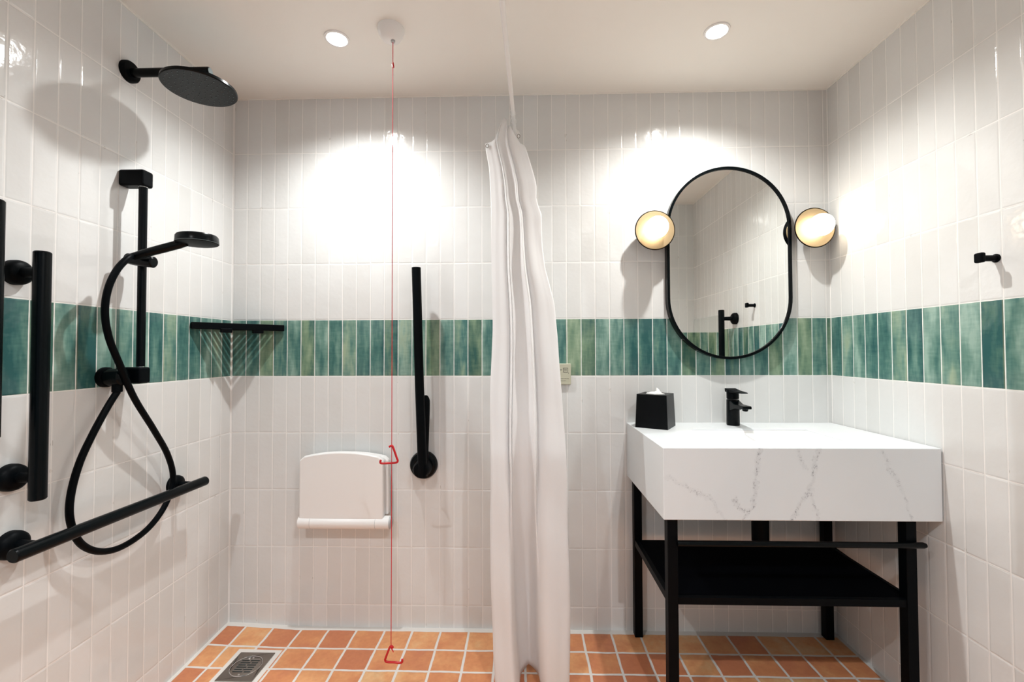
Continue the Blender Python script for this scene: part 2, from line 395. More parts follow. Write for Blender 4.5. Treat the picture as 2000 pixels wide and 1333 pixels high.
# hand shower in its holder
t = thing('hand_shower', 'round black hand shower resting in the slide rail holder', 'hand shower', (0.09, -0.59, 1.49))
hx, hy, hz = 0.268, -0.566, 1.552
hp = [(0.092, -0.606, 1.4885), (0.13, -0.598, 1.502), (0.175, -0.585, 1.519), (0.215, -0.574, 1.534), (0.235, -0.570, 1.541)]
obj('handle', tube(nb(), hp, [0.0105, 0.0125, 0.0135, 0.0135, 0.012], 20), BLACK2, t)
obj('spray_disc', lathe(nb(), (hx, hy, hz), (0.03, 0, -1), [(-0.016, 0.0), (-0.015, 0.040), (-0.011, 0.054), (-0.006, 0.0575), (0.012, 0.0585), (0.013, 0.0)], 56), BLACK2, t)
face = obj('spray_face', lathe(nb(), (hx, hy, hz - 0.0132), (0.03, 0, -1), [(0, 0.0575), (0.0015, 0.0565), (0.002, 0.048), (0.0035, 0.030), (0.0035, 0)], 56), BLACK, t)
obj('rim_ring', lathe(nb(), (hx, hy, hz - 0.0118), (0.03, 0, -1), [(0, 0.0588), (0.0012, 0.0588), (0.0012, 0.057)], 56), DARKGREY, t)

# outlet and hose
t = thing('hose_outlet', 'round black hose outlet elbow on the green tile band', 'hose outlet', (0, -0.597, 1.112))
OY, OZ = -0.592, 1.119
obj('rosette', lathe(nb(), (0, OY, OZ), (1, 0, 0), [(0, 0.031), (0.012, 0.031), (0.016, 0.028), (0.018, 0)]), BLACK, t)
obj('elbow', lathe(nb(), (0.01, OY, OZ), (1, 0, 0), [(0, 0.026), (0.038, 0.027), (0.05, 0.025), (0.054, 0.02), (0.055, 0)]), BLACK2, t)
obj('hose_nut', lathe(nb(), (0.045, OY - 0.003, OZ - 0.012), (0, 0, -1), [(0, 0.0135), (0.032, 0.0135), (0.034, 0.0115), (0.034, 0)]), BLACK, t)
hose = [(0.096, -0.603, 1.4895), (0.105, -0.631, 1.479), (0.1, -0.661, 1.438), (0.09, -0.677, 1.38), (0.08, -0.675, 1.313), (0.075, -0.656, 1.239), (0.07, -0.613, 1.155), (0.065, -0.557, 1.051), (0.055, -0.47, 0.936), (0.045, -0.397, 0.833), (0.037, -0.363, 0.742), (0.035, -0.391, 0.661), (0.035, -0.462, 0.605), (0.035, -0.556, 0.586), (0.035, -0.632, 0.604), (0.035, -0.69, 0.653), (0.035, -0.719, 0.725), (0.036, -0.721, 0.796), (0.040, -0.702, 0.883), (0.043, -0.660, 0.978), (0.045, -0.600, 1.04), (0.045, OY - 0.003, OZ - 0.045)]
hose[19] = (0.043, -0.664, 0.965); hose[20] = (0.044, -0.622, 1.035)
tag(obj('shower_hose', tube(nb(), crom(hose, 7), 0.0094, 16), BLACK), 'long black shower hose looping down the left wall from hand shower to outlet', 'hose')

# ------------------------------------------------------------------ grab bars on the left wall
def flange(bm_y, bm_z, x1, r, parent, sx=1, x0=0.0):
    obj('wall_flange', lathe(nb(), (x0, bm_y, bm_z), (sx, 0, 0), [(0, r), (0.012, r), (0.02, r * 0.93), (0.026, r * 0.72), (0.028, 0.013), (x1, 0.011)]), BLACK, parent)
def rod_caps(a, b, r):
    a, b = Vector(a), Vector(b); d = (b - a); L = d.length
    return lathe(nb(), a, d, [(0, 0), (0, r * 0.86), (0.003, r), (L - 0.003, r), (L, r * 0.86), (L, 0)], 28)
t = thing('grab_bar', 'vertical black grab bar with two round flanges, left of the shower hose', 'grab bar', (0, -0.84, 1.14), 'black grab bars')
obj('bar', rod_caps((0.083, -0.8465, 0.829), (0.083, -0.8465, 1.451), 0.0175), BLACK2, t)
flange(-0.838, 1.400, 0.075, 0.032, t); flange(-0.840, 0.882, 0.075, 0.034, t)
t = thing('grab_bar', 'long horizontal black grab bar low on the left wall, in front of the hose loop', 'grab bar', (0, -0.58, 0.71), 'black grab bars')
obj('bar', rod_caps((0.082, -0.898, 0.712), (0.082, -0.262, 0.705), 0.0170), BLACK2, t)
flange(-0.836, 0.712, 0.075, 0.035, t); flange(-0.315, 0.706, 0.075, 0.034, t)
t = thing('grab_bar', 'tall vertical black bar cut off by the left edge of the photo', 'grab bar', (0, -0.94, 1.2), 'black grab bars')
obj('bar', rod_caps((0.085, -0.951, 1.0), (0.085, -0.951, 1.548), 0.0175), BLACK2, t)
flange(-0.951, 1.47, 0.075, 0.034, t); flange(-0.951, 1.07, 0.075, 0.034, t)
t = thing('grab_bar', 'vertical black grab bar on the right wall, seen only in the oval mirror', 'grab bar', (W, -0.895, 1.2), 'black grab bars')
obj('bar', rod_caps((W - 0.09, -0.89, 0.84), (W - 0.09, -0.89, 1.446), 0.0175), BLACK2, t)
flange(-0.89, 1.392, 0.08, 0.036, t, -1, W); flange(-0.89, 0.90, 0.08, 0.036, t, -1, W)
# flat mirror behind it on the right wall
tag(obj('wall_mirror', box(nb(), (W - 0.006, -1.55, 0.95), (W, -1.075, 1.432)), MIRR), 'frameless flat mirror panel on the right wall, seen only within the oval mirror', 'mirror')

# ------------------------------------------------------------------ corner shelf
t = thing('corner_shelf', 'black slatted corner shelf in front of the green tile band', 'shelf', (0.0, 0.0, 1.29))
A, B = Vector((0.006, -0.247, 0)), Vector((0.240, -0.006, 0)); zt, zb_ = 1.313, 1.286
n_ = Vector((B.y - A.y, -(B.x - A.x), 0)).normalized()      # towards the room
bm = nb(); d = (B - A).normalized()
def bar(bm, p, q2, w2, z0, z1):
    dd = (q2 - p).normalized(); nn = Vector((dd.y, -dd.x, 0)) * w2
    o = [p - nn, q2 - nn, q2 + nn, p + nn]
    prism(bm, [(v.x, v.y) for v in o], z0, z1, lambda u, v, dz: Vector((u, v, dz)))
bar(bm, A, B, 0.005, zb_, zt); obj('front_rail', bm, BLACK, t, 0.002)
bm = nb(); bar(bm, Vector((0.004, -0.243, 0)), Vector((0.004, -0.004, 0)), 0.003, zb_ + 0.004, zt - 0.004); bar(bm, Vector((0.004, -0.004, 0)), Vector((0.236, -0.004, 0)), 0.003, zb_ + 0.004, zt - 0.004)
obj('wall_frame', bm, BLACK, t)
for k in range(1, 8):
    f = 1 - k * 0.118
    p, q2 = Vector((0.007, -0.247 * f, 0)), Vector((0.240 * f, -0.007, 0))
    bm = nb(); bar(bm, p, q2, 0.0045, zb_ + 0.008, zb_ + 0.016); obj('slat', bm, BLACK, t)
for c in ((0.09, -0.165), (0.165, -0.075)):
    # fixing blocks under the front rail
    bm = nb(); c = Vector((c[0], c[1], 0)) - Vector((0, 0, 0)); bar(bm, c - d * 0.02, c + d * 0.02, 0.010, zb_ - 0.012, zb_ + 0.004)
    o = obj('fixing_block', bm, BLACK, t, 0.002)

# ------------------------------------------------------------------ fold-up rail on the back wall
t = thing('fold_up_support_rail', 'black hinged support rail folded upright on the back wall beside the shower seat', 'grab bar', (0.868, 0, 0.70))
obj('wall_plate', lathe(nb(), (0.861, 0, 0.703), (0, -1, 0), [(0, 0.060), (0.012, 0.060), (0.022, 0.055), (0.026, 0.046), (0.027, 0.04), (0.030, 0.038), (0.031, 0)], 56), BLACK2, t)
obj('upright_bar', tube(nb(), [(0.872, -0.078, 0.672), (0.871, -0.082, 0.74), (0.860, -0.085, 1.05), (0.8465, -0.09, 1.5475)], 0.0188, 28), BLACK, t)
obj('hinge_tube', tube(nb(), crom([(0.868, -0.05, 0.665), (0.869, -0.046, 0.75), (0.874, -0.042, 0.93), (0.8745, -0.042, 0.985), (0.870, -0.046, 1.006)], 5), [0.02] * 16 + [0.018, 0.0165, 0.0145, 0.011, 0.006], 24), BLACK, t)
obj('hinge_block', lathe(nb(), (0.866, -0.028, 0.700), (0, -1, 0), [(0, 0.038), (0.05, 0.036), (0.062, 0.03), (0.066, 0.0)], 40), BLACK, t)

# ------------------------------------------------------------------ folded shower seat
t = thing('folding_bench', 'white folding shower seat closed flat against the back wall', 'shower seat', (0.54, 0, 0.45))
def seat_outline(x0, x1, z0, z1, zc, n=18):
    pts = [(x0, z0), (x1, z0)]
    for k in range(n + 1):
        a = k / n; x = x1 + (x0 - x1) * a; e = 2 * a - 1
        z = z1 + (zc - z1) * (1 - e * e)
        if k == 0 or k == n: z -= 0.012
        pts.append((x, z))
    return pts
y2 = lambda u, v, dd: Vector((u, dd, v))
obj('seat_panel', prism(nb(), seat_outline(0.348, 0.706, 0.49, 0.748, 0.772), -0.078, -0.050, y2), PLASTIC, t, 0.007, 4)
bm = prism(nb(), seat_outline(0.368, 0.718, 0.50, 0.742, 0.764), -0.046, -0.016, y2); obj('rear_panel', bm, PLASTIC, t, 0.007, 4)
hb = obj('hinge_barrel', lathe(nb(), (0.343, -0.060, 0.474), (1, 0, 0), [(0, 0.0), (0, 0.0245), (0.003, 0.027), (0.384, 0.027), (0.387, 0.025), (0.387, 0)], 36), PLASTIC, t)
for x in (0.396, 0.672):
    obj('joint_line', lathe(nb(), (x, -0.060, 0.474), (1, 0, 0), [(0, 0.0273), (0.0012, 0.0273)], 36), PLAST2, hb)
obj('end_cap', lathe(nb(), (0.730, -0.060, 0.474), (1, 0, 0), [(0, 0.026), (0.006, 0.025), (0.008, 0.020), (0.008, 0)], 30), PLAST2, t)
obj('wall_mount', box(nb(), (0.40, -0.05, 0.452), (0.67, 0, 0.70)), PLASTIC, t, 0.004)

# ------------------------------------------------------------------ emergency pull cord
t = thing('emergency_pull_cord', 'red emergency pull cord hanging from a white ceiling switch', 'pull cord', (0.835, -0.415, H))
cx, cy = 0.843, -0.416
obj('ceiling_switch', lathe(nb(), (0.835, -0.413, H), (0, 0, -1), [(0, 0.046), (0.006, 0.046), (0.020, 0.042), (0.036, 0.033), (0.044, 0.020), (0.045, 0.012), (0.046, 0)], 48), PLASTIC, t)
obj('cord_guide', lathe(nb(), (cx, cy, H - 0.044), (0, 0, -1), [(0, 0.008), (0.006, 0.007), (0.006, 0.004)], 20), PLAST2, t)
obj('cord', tube(nb(), [(cx, cy, H - 0.045), (cx, cy, 0.195)], 0.0013, 8), REDC, t)
obj('cord_connector', tube(nb(), [(cx + 0.001, cy, 2.205), (cx, cy, 2.197), (cx + 0.002, cy, 2.188)], [0.0022, 0.0042, 0.0034], 10), RED, t)
def tri(path, r): return tube(nb(), crom(path, 6), r, 10)
obj('upper_handle', tri([(cx - 0.009, cy, 0.869), (cx - 0.003, cy, 0.872), (cx + 0.002, cy, 0.872), (cx + 0.006, cy, 0.864), (cx + 0.017, cy, 0.833), (cx + 0.021, cy, 0.821), (cx + 0.014, cy, 0.815), (cx - 0.015, cy, 0.813), (cx - 0.036, cy, 0.813), (cx - 0.039, cy, 0.818), (cx - 0.037, cy, 0.824)], 0.0036), RED, t)
obj('lower_handle', tri([(cx + 0.007, cy, 0.190), (cx + 0.002, cy, 0.196), (cx - 0.004, cy, 0.192), (cx - 0.010, cy, 0.178), (cx - 0.018, cy, 0.157), (cx - 0.020, cy, 0.149), (cx - 0.014, cy, 0.143), (cx + 0.012, cy, 0.142), (cx + 0.031, cy, 0.1405), (cx + 0.038, cy, 0.144), (cx + 0.038, cy, 0.152)], 0.0038), RED, t)
obj('cord_knot', tube(nb(), [(cx, cy, 0.199), (cx + 0.002, cy - 0.002, 0.190), (cx + 0.009, cy - 0.003, 0.178)], [0.003, 0.0022, 0.0014], 8), REDC, t)

# ------------------------------------------------------------------ curtain rod and curtain
t = thing('curtain_rod', 'thin white curtain rod running out from the back wall under the ceiling', 'curtain rod', (1.262, 0, 2.15))
def rodx(y): return 1.262 + 0.029 * y
obj('rod', tube(nb(), [(rodx(0), 0, 2.15), (rodx(-1.5), -1.5, 2.15)], 0.0078, 18), PLASTIC, t)
obj('wall_socket', lathe(nb(), (rodx(0), 0, 2.15), (0, -1, 0), [(0, 0.022), (0.008, 0.020), (0.012, 0.011), (0.02, 0.010)], 24), PLASTIC, t)
obj('ceiling_hanger', tube(nb(), [(rodx(-1.46), -1.46, 2.15), (rodx(-1.46), -1.46, H)], 0.006, 14), PLASTIC, t)
LT = [(2.12, 1.203), (2.035, 1.152), (2.0, 1.147), (1.91, 1.162), (1.75, 1.172), (1.517, 1.177), (1.285, 1.180), (1.074, 1.176), (0.788, 1.176), (0.598, 1.171), (0.315, 1.175), (0.128, 1.182), (0.0, 1.193)]
RT = [(2.12, 1.262), (2.06, 1.283), (2.011, 1.300), (1.91, 1.331), (1.843, 1.350), (1.78, 1.350), (1.722, 1.371), (1.6, 1.373), (1.509, 1.381), (1.377, 1.411), (1.245, 1.422), (1.057, 1.433), (0.796, 1.445), (0.518, 1.453), (0.298, 1.457), (0.0, 1.458)]
#   a (0 left .. 1 right), y, drop of the top edge below the rod
KEY = [(0.55, -0.070, 0.06), (0.95, -0.120, 0.14), (0.45, -0.160, 0.05), (0.06, -0.220, 0.115), (0.00, -0.345, 0.120), (0.13, -0.372, 0.115),
       (0.24, -0.385, 0.100), (0.295, -0.345, 0.04), (0.325, -0.285, 0.015), (0.45, -0.262, 0.015), (0.565, -0.280, 0.03), (0.615, -0.350, 0.055),
       (0.72, -0.378, 0.05), (0.88, -0.365, 0.09), (1.00, -0.340, 0.14), (0.93, -0.24, 0.14), (0.72, -0.19, 0.11)]
KP = crom(KEY, 7); ZN = 90; bm = nb(); cols = []
for j in range(ZN + 1):
    row = []; v = j / ZN
    for i, k in enumerate(KP):
        a, y, dr = k
        deep = min(1, max(0, (1.0 - (2.1 - 2.088 * v)) / 0.8)); deep = deep * deep * (3 - 2 * deep)
        if 0.27 < a < 0.63 and y < -0.24: y -= 0.105 * (1 - deep) * min(1, (a - 0.27) / 0.05, (0.63 - a) / 0.05)
        ztop = 2.128 - max(0, dr); zbot = 0.012 + (0.022 * max(0, 1 - abs(a - 0.43) / 0.13) if 0.3 < a < 0.6 and y < -0.25 else 0)
        z = ztop + (zbot - ztop) * v
        g_ = min(1, max(0, (2.13 - z) / 1.3)); aa = a + 0.016 * math.sin(3.6 * z + a * 5) * (0 < i < len(KP))
        mid = 0.42 + 0.08 * g_; spread = 0.86 + 0.14 * g_
        aa = mid + (aa - mid) * (1.0 if (a <= 0.02 or a >= 0.97) else spread)
        aa = min(1, max(0, aa))
        xl, xr = lerp_tab(LT, z), lerp_tab(RT, z)
        yy = -0.165 - 0.055 * g_ + (y + 0.22) * (0.34 + 0.66 * g_ ** 1.6) + 0.004 * math.sin(6 * z + a * 4) - 0.0015 * math.sin(19 * z + a * 6)
        s_ = (yy + 1.9236) / (-0.29 + 1.9236)
        x = xl + (xr - xl) * aa
        row.append(bm.verts.new((x + 0.0016 * math.sin(11 * z + a * 5), yy, z)))
    cols.append(row)
for a, b in zip(cols, cols[1:]):
    for i in range(len(a) - 1): bm.faces.new((a[i], a[i + 1], b[i + 1], b[i]))
t = thing('shower_curtain', 'white fabric shower curtain bunched up in folds at the back wall', 'shower curtain', (1.30, -0.25, 0.012))
cu = obj('curtain_cloth', bm, FABRIC, t)
for p in cu.data.polygons: p.use_smooth = True
so = cu.modifiers.new('thickness', 'SOLIDIFY'); so.thickness = 0.0012; so.offset = 0
for (x, y, z) in ((1.157, -0.225, 1.994), (1.279, -0.215, 2.035)):
    bm = nb(); ring = [(x, y - 0.004, z)]
    tube(bm, [(x + 0.0055 * math.cos(a), y - 0.004, z + 0.0075 * math.sin(a)) for a in [2 * math.pi * k / 16 for k in range(17)]], 0.0014, 8, False)
    obj('eyelet', bm, STEEL, t)
for y in (-0.125, -0.185):
    bm = nb(); xx = rodx(y)
    tube(bm, [(xx - 0.001 + 0.0112 * math.cos(a), y + 0.006 * math.cos(a), 2.146 + 0.0135 * math.sin(a)) for a in [2 * math.pi * k / 20 for k in range(21)]], 0.0013, 8, False)
    obj('curtain_ring', bm, PLASTIC, t)

# ------------------------------------------------------------------ call panel behind the curtain
t = thing('call_panel', 'small sage-beige wall panel with printed symbols half hidden behind the curtain', 'wall panel', (1.457, 0, 1.095))
PX0, PX1, PZ0, PZ1 = 1.412, 1.500, 1.050, 1.141
obj('plate', box(nb(), (PX0, -0.011, PZ0), (PX1, 0, PZ1)), PLATE, t, 0.003, 3)
bm = nb(); yk = -0.0114
def ink(x0, z0, x1, z1): box(bm, (x0, yk, z0), (x1, -0.0105, z1))
ink(1.4665, 1.1035, 1.4685, 1.1225); ink(1.4855, 1.1035, 1.4870, 1.1225); ink(1.4665, 1.1210, 1.4870, 1.1225); ink(1.4665, 1.1035, 1.4870, 1.1050)
ink(1.4710, 1.1150, 1.4825, 1.1162); ink(1.4710, 1.1115, 1.4825, 1.1127)
obj('screen_symbol', bm, INK, t)
bm = nb(); prism(bm, [(1.4555, 1.1175), (1.4555, 1.1105), (1.4605, 1.114)], yk, -0.0105, y2); obj('arrow_symbol', bm, INK, t)
bm = nb(); x = 1.456
for wdt in (0.004, 0.006, 0.003, 0.007, 0.005, 0.004): ink(x, 1.0745, x + wdt, 1.0762); x += wdt + 0.0012
x = 1.456
for wdt in (0.006, 0.004, 0.007, 0.003): ink(x, 1.0655, x + wdt, 1.0668); x += wdt + 0.0012
obj('small_print', bm, INK, t)
obj('indicator_lamp', lathe(nb(), (1.4895, -0.0105, 1.0995), (0, -1, 0), [(0, 0.0018), (0.001, 0.0016), (0.001, 0)], 12), INK, t)

# ------------------------------------------------------------------ washbasin counter
VX0, VX1, VY, VZ0, VZ1 = 1.7395, W - 0.004, -0.4965, 0.657, 0.8865
t = thing('washbasin_counter', 'thick white veined quartz washbasin counter fixed between back and right wall', 'washbasin', (2.17, -0.25, VZ0))
bx0, bx1, by0, by1 = 1.955, 2.400, -0.392, -0.160
bm = nb()
def quad(*p): bm.faces.new([bm.verts.new(q) for q in p])
xs, ys = [VX0, bx0, bx1, VX1], [VY, by0, by1, 0]
for i in range(3):
    for j in range(3):
        if i == 1 and j == 1: continue
        quad((xs[i], ys[j], VZ1), (xs[i + 1], ys[j], VZ1), (xs[i + 1], ys[j + 1], VZ1), (xs[i], ys[j + 1], VZ1))
for i in range(3):
    quad((xs[i], VY, VZ0), (xs[i + 1], VY, VZ0), (xs[i + 1], VY, VZ1), (xs[i], VY, VZ1)); quad((xs[i], 0, VZ0), (xs[i + 1], 0, VZ0), (xs[i + 1], 0, VZ1), (xs[i], 0, VZ1))
    quad((VX0, ys[i], VZ0), (VX0, ys[i + 1], VZ0), (VX0, ys[i + 1], VZ1), (VX0, ys[i], VZ1)); quad((VX1, ys[i], VZ0), (VX1, ys[i + 1], VZ0), (VX1, ys[i + 1], VZ1), (VX1, ys[i], VZ1))
    for j in range(3): quad((xs[i], ys[j], VZ0), (xs[i + 1], ys[j], VZ0), (xs[i + 1], ys[j + 1], VZ0), (xs[i], ys[j + 1], VZ0))
zb = VZ1 - 0.06
for a, b in (((bx0, by0), (bx1, by0)), ((bx1, by0), (bx1, by1)), ((bx1, by1), (bx0, by1)), ((bx0, by1), (bx0, by0))):
    quad((*a, VZ1), (*b, VZ1), (*b, zb), (*a, zb))
quad((bx0, by0, zb), (bx1, by0, zb), (bx1, by1, zb), (bx0, by1, zb))
bmesh.ops.remove_doubles(bm, verts=bm.verts, dist=1e-5)
obj('counter_slab', bm, MARBLE, t, 0.003, 3)
bm = nb(); e_ = 0.0008
c0 = [(bx0 + e_, by0 + e_), (bx1 - e_, by0 + e_), (bx1 - e_, by1 - e_), (bx0 + e_, by1 - e_)]
c1 = [(bx0 + 0.012, by0 + 0.012), (bx1 - 0.012, by0 + 0.012), (bx1 - 0.012, by1 - 0.008), (bx0 + 0.012, by1 - 0.008)]
z0s = [VZ1 - 0.0025] * 4; z1s = [VZ1 - 0.045, VZ1 - 0.045, VZ1 - 0.015, VZ1 - 0.015]
va = [bm.verts.new((*p, z)) for p, z in zip(c0, z0s)]; vb = [bm.verts.new((*p, z)) for p, z in zip(c1, z1s)]; vc_ = [bm.verts.new((*p, zb + 0.002)) for p in c0]
for k in range(4):
    bm.faces.new((va[k], va[(k + 1) % 4], vb[(k + 1) % 4], vb[k])); bm.faces.new((va[k], va[(k + 1) % 4], vc_[(k + 1) % 4], vc_[k]))
bm.faces.new(vb); bm.faces.new(vc_[::-1])
obj('basin_bowl', bm, CERAM, t, 0.004, 3)
rot = Matrix.Rotation(math.atan2(0.030, 0.212), 3, 'X')
obj('drain_cover', box(nb(), (2.148, -0.30, VZ1 - 0.0305), (2.200, -0.19, VZ1 - 0.0175), rot), plain('pale_grey_cover', (0.74, 0.74, 0.75), 0.3), t, 0.002)

# black stand under it
t = thing('washstand_frame', 'black steel stand with a low shelf carrying the washbasin counter', 'washstand', (2.15, -0.25, 0))
L_ = 0.0165
for x, y in ((1.773, -0.463), (2.523, -0.463), (1.773, -0.030), (2.556, -0.030)):
    obj('leg', box(nb(), (x - L_, y - L_, 0), (x + L_, y + L_, VZ0)), BLACK, t, 0.002)
bm = nb(); prism(bm, [(1.775, -0.462), (2.522, -0.462), (2.553, -0.04), (1.775, -0.04)], 0.384, 0.402, lambda u, v, dd: Vector((u, v, dd)))
obj('shelf', bm, WOODBLK, t, 0.002)
for a, b in (((1.79, -0.476), (2.507, -0.476)), ((1.757, -0.447), (1.757, -0.046)),):
    bm = nb()
    if a[1] == b[1]: box(bm, (a[0], a[1], 0.380), (b[0], a[1] + 0.014, 0.404))
    else: box(bm, (a[0] + 0.002, a[1], 0.378), (a[0] + 0.018, b[1], 0.404))
    obj('shelf_rail', bm, BLACK, t, 0.0015)
bm = nb(); box(bm, (2.525, -0.447, 0.380), (2.539, -0.046, 0.404)); obj('shelf_rail', bm, BLACK, t, 0.0015)
bm = nb(); lathe(bm, (1.784, -0.487, 0.580), (1, 0, 0), [(0, 0.0), (0, 0.0095), (0.768, 0.0095), (0.776, 0.007), (0.778, 0)], 24); obj('towel_rail', bm, BLACK2, t)
# bottle trap
t = thing('bottle_trap', 'black bottle trap and waste pipe under the washbasin counter', 'waste pipe', (2.16, -0.27, 0.5))
obj('trap_body', lathe(nb(), (2.16, -0.27, VZ0), (0, 0, -1), [(0, 0.018), (0.01, 0.029), (0.16, 0.029), (0.17, 0.02), (0.17, 0)], 30), BLACK, t)
obj('waste_pipe', tube(nb(), crom([(2.16, -0.25, 0.61), (2.16, -0.15, 0.61), (2.16, 0.0, 0.61)], 4), 0.016, 18), BLACK, t)

# ------------------------------------------------------------------ mixer tap
t = thing('mixer_tap', 'black single lever mixer tap on the white counter below the mirror', 'tap', (2.16, -0.062, VZ1))
tx, ty = 2.1635, -0.064
obj('body', lathe(nb(), (tx, ty, VZ1), (0, 0, 1), [(0, 0.0245), (0.004, 0.0255), (0.104, 0.0245), (0.106, 0.0225), (0.106, 0)], 40), BLACK2, t)
def tp(pts, w0, w1): # box-like bar from profile (y, z) pairs
    b_ = nb(); n = len(pts)
    l = [b_.verts.new((tx - (w0 + (w1 - w0) * (ty - p[0]) / 0.13), p[0], p[1])) for p in pts]; r = [b_.verts.new((tx + (w0 + (w1 - w0) * (ty - p[0]) / 0.13), p[0], p[1])) for p in pts]
    b_.faces.new(l); b_.faces.new(r[::-1])
    for k in range(n): b_.faces.new((l[k], r[k], r[(k + 1) % n], l[(k + 1) % n]))
    return b_
sp = obj('spout', tp([(ty + 0.01, VZ1 + 0.104), (ty - 0.02, VZ1 + 0.102), (ty - 0.05, VZ1 + 0.092), (ty - 0.118, VZ1 + 0.092), (ty - 0.121, VZ1 + 0.080), (ty - 0.05, VZ1 + 0.074), (ty - 0.015, VZ1 + 0.062), (ty + 0.01, VZ1 + 0.062)], 0.021, 0.017), BLACK2, t, 0.003)
obj('aerator', lathe(nb(), (tx, ty - 0.102, VZ1 + 0.080), (0, 0.1, -1), [(0, 0.011), (0.008, 0.010), (0.009, 0.008), (0.009, 0)], 20), BLACK, sp)
obj('lever_head', lathe(nb(), (tx, ty, VZ1 + 0.108), (0, 0.05, 1), [(0, 0.0215), (0.003, 0.0235), (0.036, 0.0235), (0.040, 0.021), (0.040, 0)], 40), BLACK, t)
obj('lever', tp([(ty + 0.024, VZ1 + 0.151), (ty - 0.02, VZ1 + 0.146), (ty - 0.098, VZ1 + 0.143), (ty - 0.099, VZ1 + 0.139), (ty - 0.02, VZ1 + 0.136), (ty + 0.022, VZ1 + 0.136)], 0.0215, 0.011), BLACK, t, 0.002)

# ------------------------------------------------------------------ tissue box
t = thing('tissue_box', 'black cube tissue box at the left end of the white counter', 'tissue box', (1.835, -0.125, VZ1))
ca, cb, cc = Vector((1.739, -0.115)), Vector((1.855, -0.188)), Vector((1.925, -0.089))
ca = Vector((1.747, -0.122)); u_ = (cb - ca); ang = math.atan2(u_.y, u_.x); S_ = 0.128
ctr = cb + Vector((math.cos(ang + math.pi), math.sin(ang + math.pi))) * S_ / 2 + Vector((-math.sin(ang), math.cos(ang))) * S_ / 2
def rp(x, y, z): c, s = math.cos(ang), math.sin(ang); return Vector((ctr.x + c * x - s * y, ctr.y + s * x + c * y, z))
bm = nb(); h0, h1 = S_ / 2, S_ / 2 - 0.005; zt_ = VZ1 + 0.134
lo = [bm.verts.new(rp(sx * h0, sy * h0, VZ1 + 0.0003)) for sx, sy in ((-1, -1), (1, -1), (1, 1), (-1, 1))]
hi = [bm.verts.new(rp(sx * h1, sy * h1, zt_)) for sx, sy in ((-1, -1), (1, -1), (1, 1), (-1, 1))]
N_ = 32; ell = [bm.verts.new(rp(0.042 * math.cos(2 * math.pi * k / N_ - 3 * math.pi / 4), 0.026 * math.sin(2 * math.pi * k / N_ - 3 * math.pi / 4), zt_)) for k in range(N_)]
ell2 = [bm.verts.new(v_.co - Vector((0, 0, 0.02))) for v_ in ell]
bm.faces.new(lo[::-1])
for k in range(4): bm.faces.new((lo[k], lo[(k + 1) % 4], hi[(k + 1) % 4], hi[k]))
for k in range(N_):
    l = (k + 1) % N_; s0 = hi[(k * 4 // N_) % 4]; s1 = hi[(l * 4 // N_) % 4]
    if s0 is s1: bm.faces.new((s0, ell[l], ell[k]))
    else: bm.faces.new((s0, s1, ell[l], ell[k]))
    bm.faces.new((ell[k], ell[l], ell2[l], ell2[k]))
bm.faces.new(ell2)
obj('case', bm, plain('black_leatherette', (0.0012, 0.002, 0.003), 0.33, spec=0.12, bump=0.3, bscale=300), t, 0.002)
bm = nb(); random.seed(7); NR, NA = 8, 30
prof = []
for i in range(NR + 1):
    f = i / NR; row = []
    for k in range(NA):
        a = 2 * math.pi * k / NA
        rr = (1 - f) ** 0.7
        px = 0.036 * math.cos(a) * rr * (1 + 0.16 * math.sin(5 * a + 3 * f)) - 0.003 * f
        py = 0.020 * math.sin(a) * rr * (1 + 0.2 * math.cos(4 * a)) 
        pk = math.exp(-((px - 0.012) / 0.009) ** 2) * 0.012
        row.append(bm.verts.new(rp(px, py, zt_ - 0.004 + 0.011 * math.sin(f * math.pi / 2) ** 0.8 + 0.003 * math.sin(7 * a + 9 * f) * (1 - f) + pk * f)))
    prof.append(row)
for a, b in zip(prof, prof[1:]):
    for k in range(NA): bm.faces.new((a[k], a[(k + 1) % NA], b[(k + 1) % NA], b[k]))
bm.faces.new(prof[-1])
# torn tip standing up
tube(bm, [rp(0.010, 0, zt_ + 0.004), rp(0.009, 0.002, zt_ + 0.014), rp(0.005, 0.001, zt_ + 0.024)], [0.011, 0.0075, 0.0012], 8)
tag(obj('tissue', bm, TISSUE), 'crumpled white tissue poking out of the black tissue box', 'tissue')

# ------------------------------------------------------------------ oval mirror
t = thing('oval_mirror', 'tall oval wall mirror with a thin black frame above the washbasin', 'mirror', (2.172, 0, 1.57))
def stadium(cx_, cz_, hw, hh, n=40):
    pts = []
    for k in range(n + 1): a = math.pi * k / n; pts.append((cx_ + hw * math.cos(a), cz_ + (hh - hw) + hw * math.sin(a)))
    for k in range(n + 1): a = math.pi + math.pi * k / n; pts.append((cx_ + hw * math.cos(a), cz_ - (hh - hw) + hw * math.sin(a)))
    return pts
MXc, MZc, HW, HH = 2.1725, 1.5705, 0.2625, 0.4125
bm = nb(); oo, ii = stadium(MXc, MZc, HW, HH), stadium(MXc, MZc, HW - 0.0115, HH - 0.0115)
vs = [[bm.verts.new((p[0], y, p[1])) for p in ol] for ol, y in ((oo, 0.0), (oo, -0.032), (ii, -0.032), (ii, -0.024))]
n = len(oo)
for a, b in zip(vs, vs[1:]):
    for k in range(n): bm.faces.new((a[k], a[(k + 1) % n], b[(k + 1) % n], b[k]))
obj('mirror_frame', bm, BLACK2, t, 0.0012)
bm = prism(nb(), stadium(MXc, MZc, HW - 0.010, HH - 0.010), -0.026, -0.001, y2)
obj('mirror_glass', bm, MIRR, t, smooth=False)

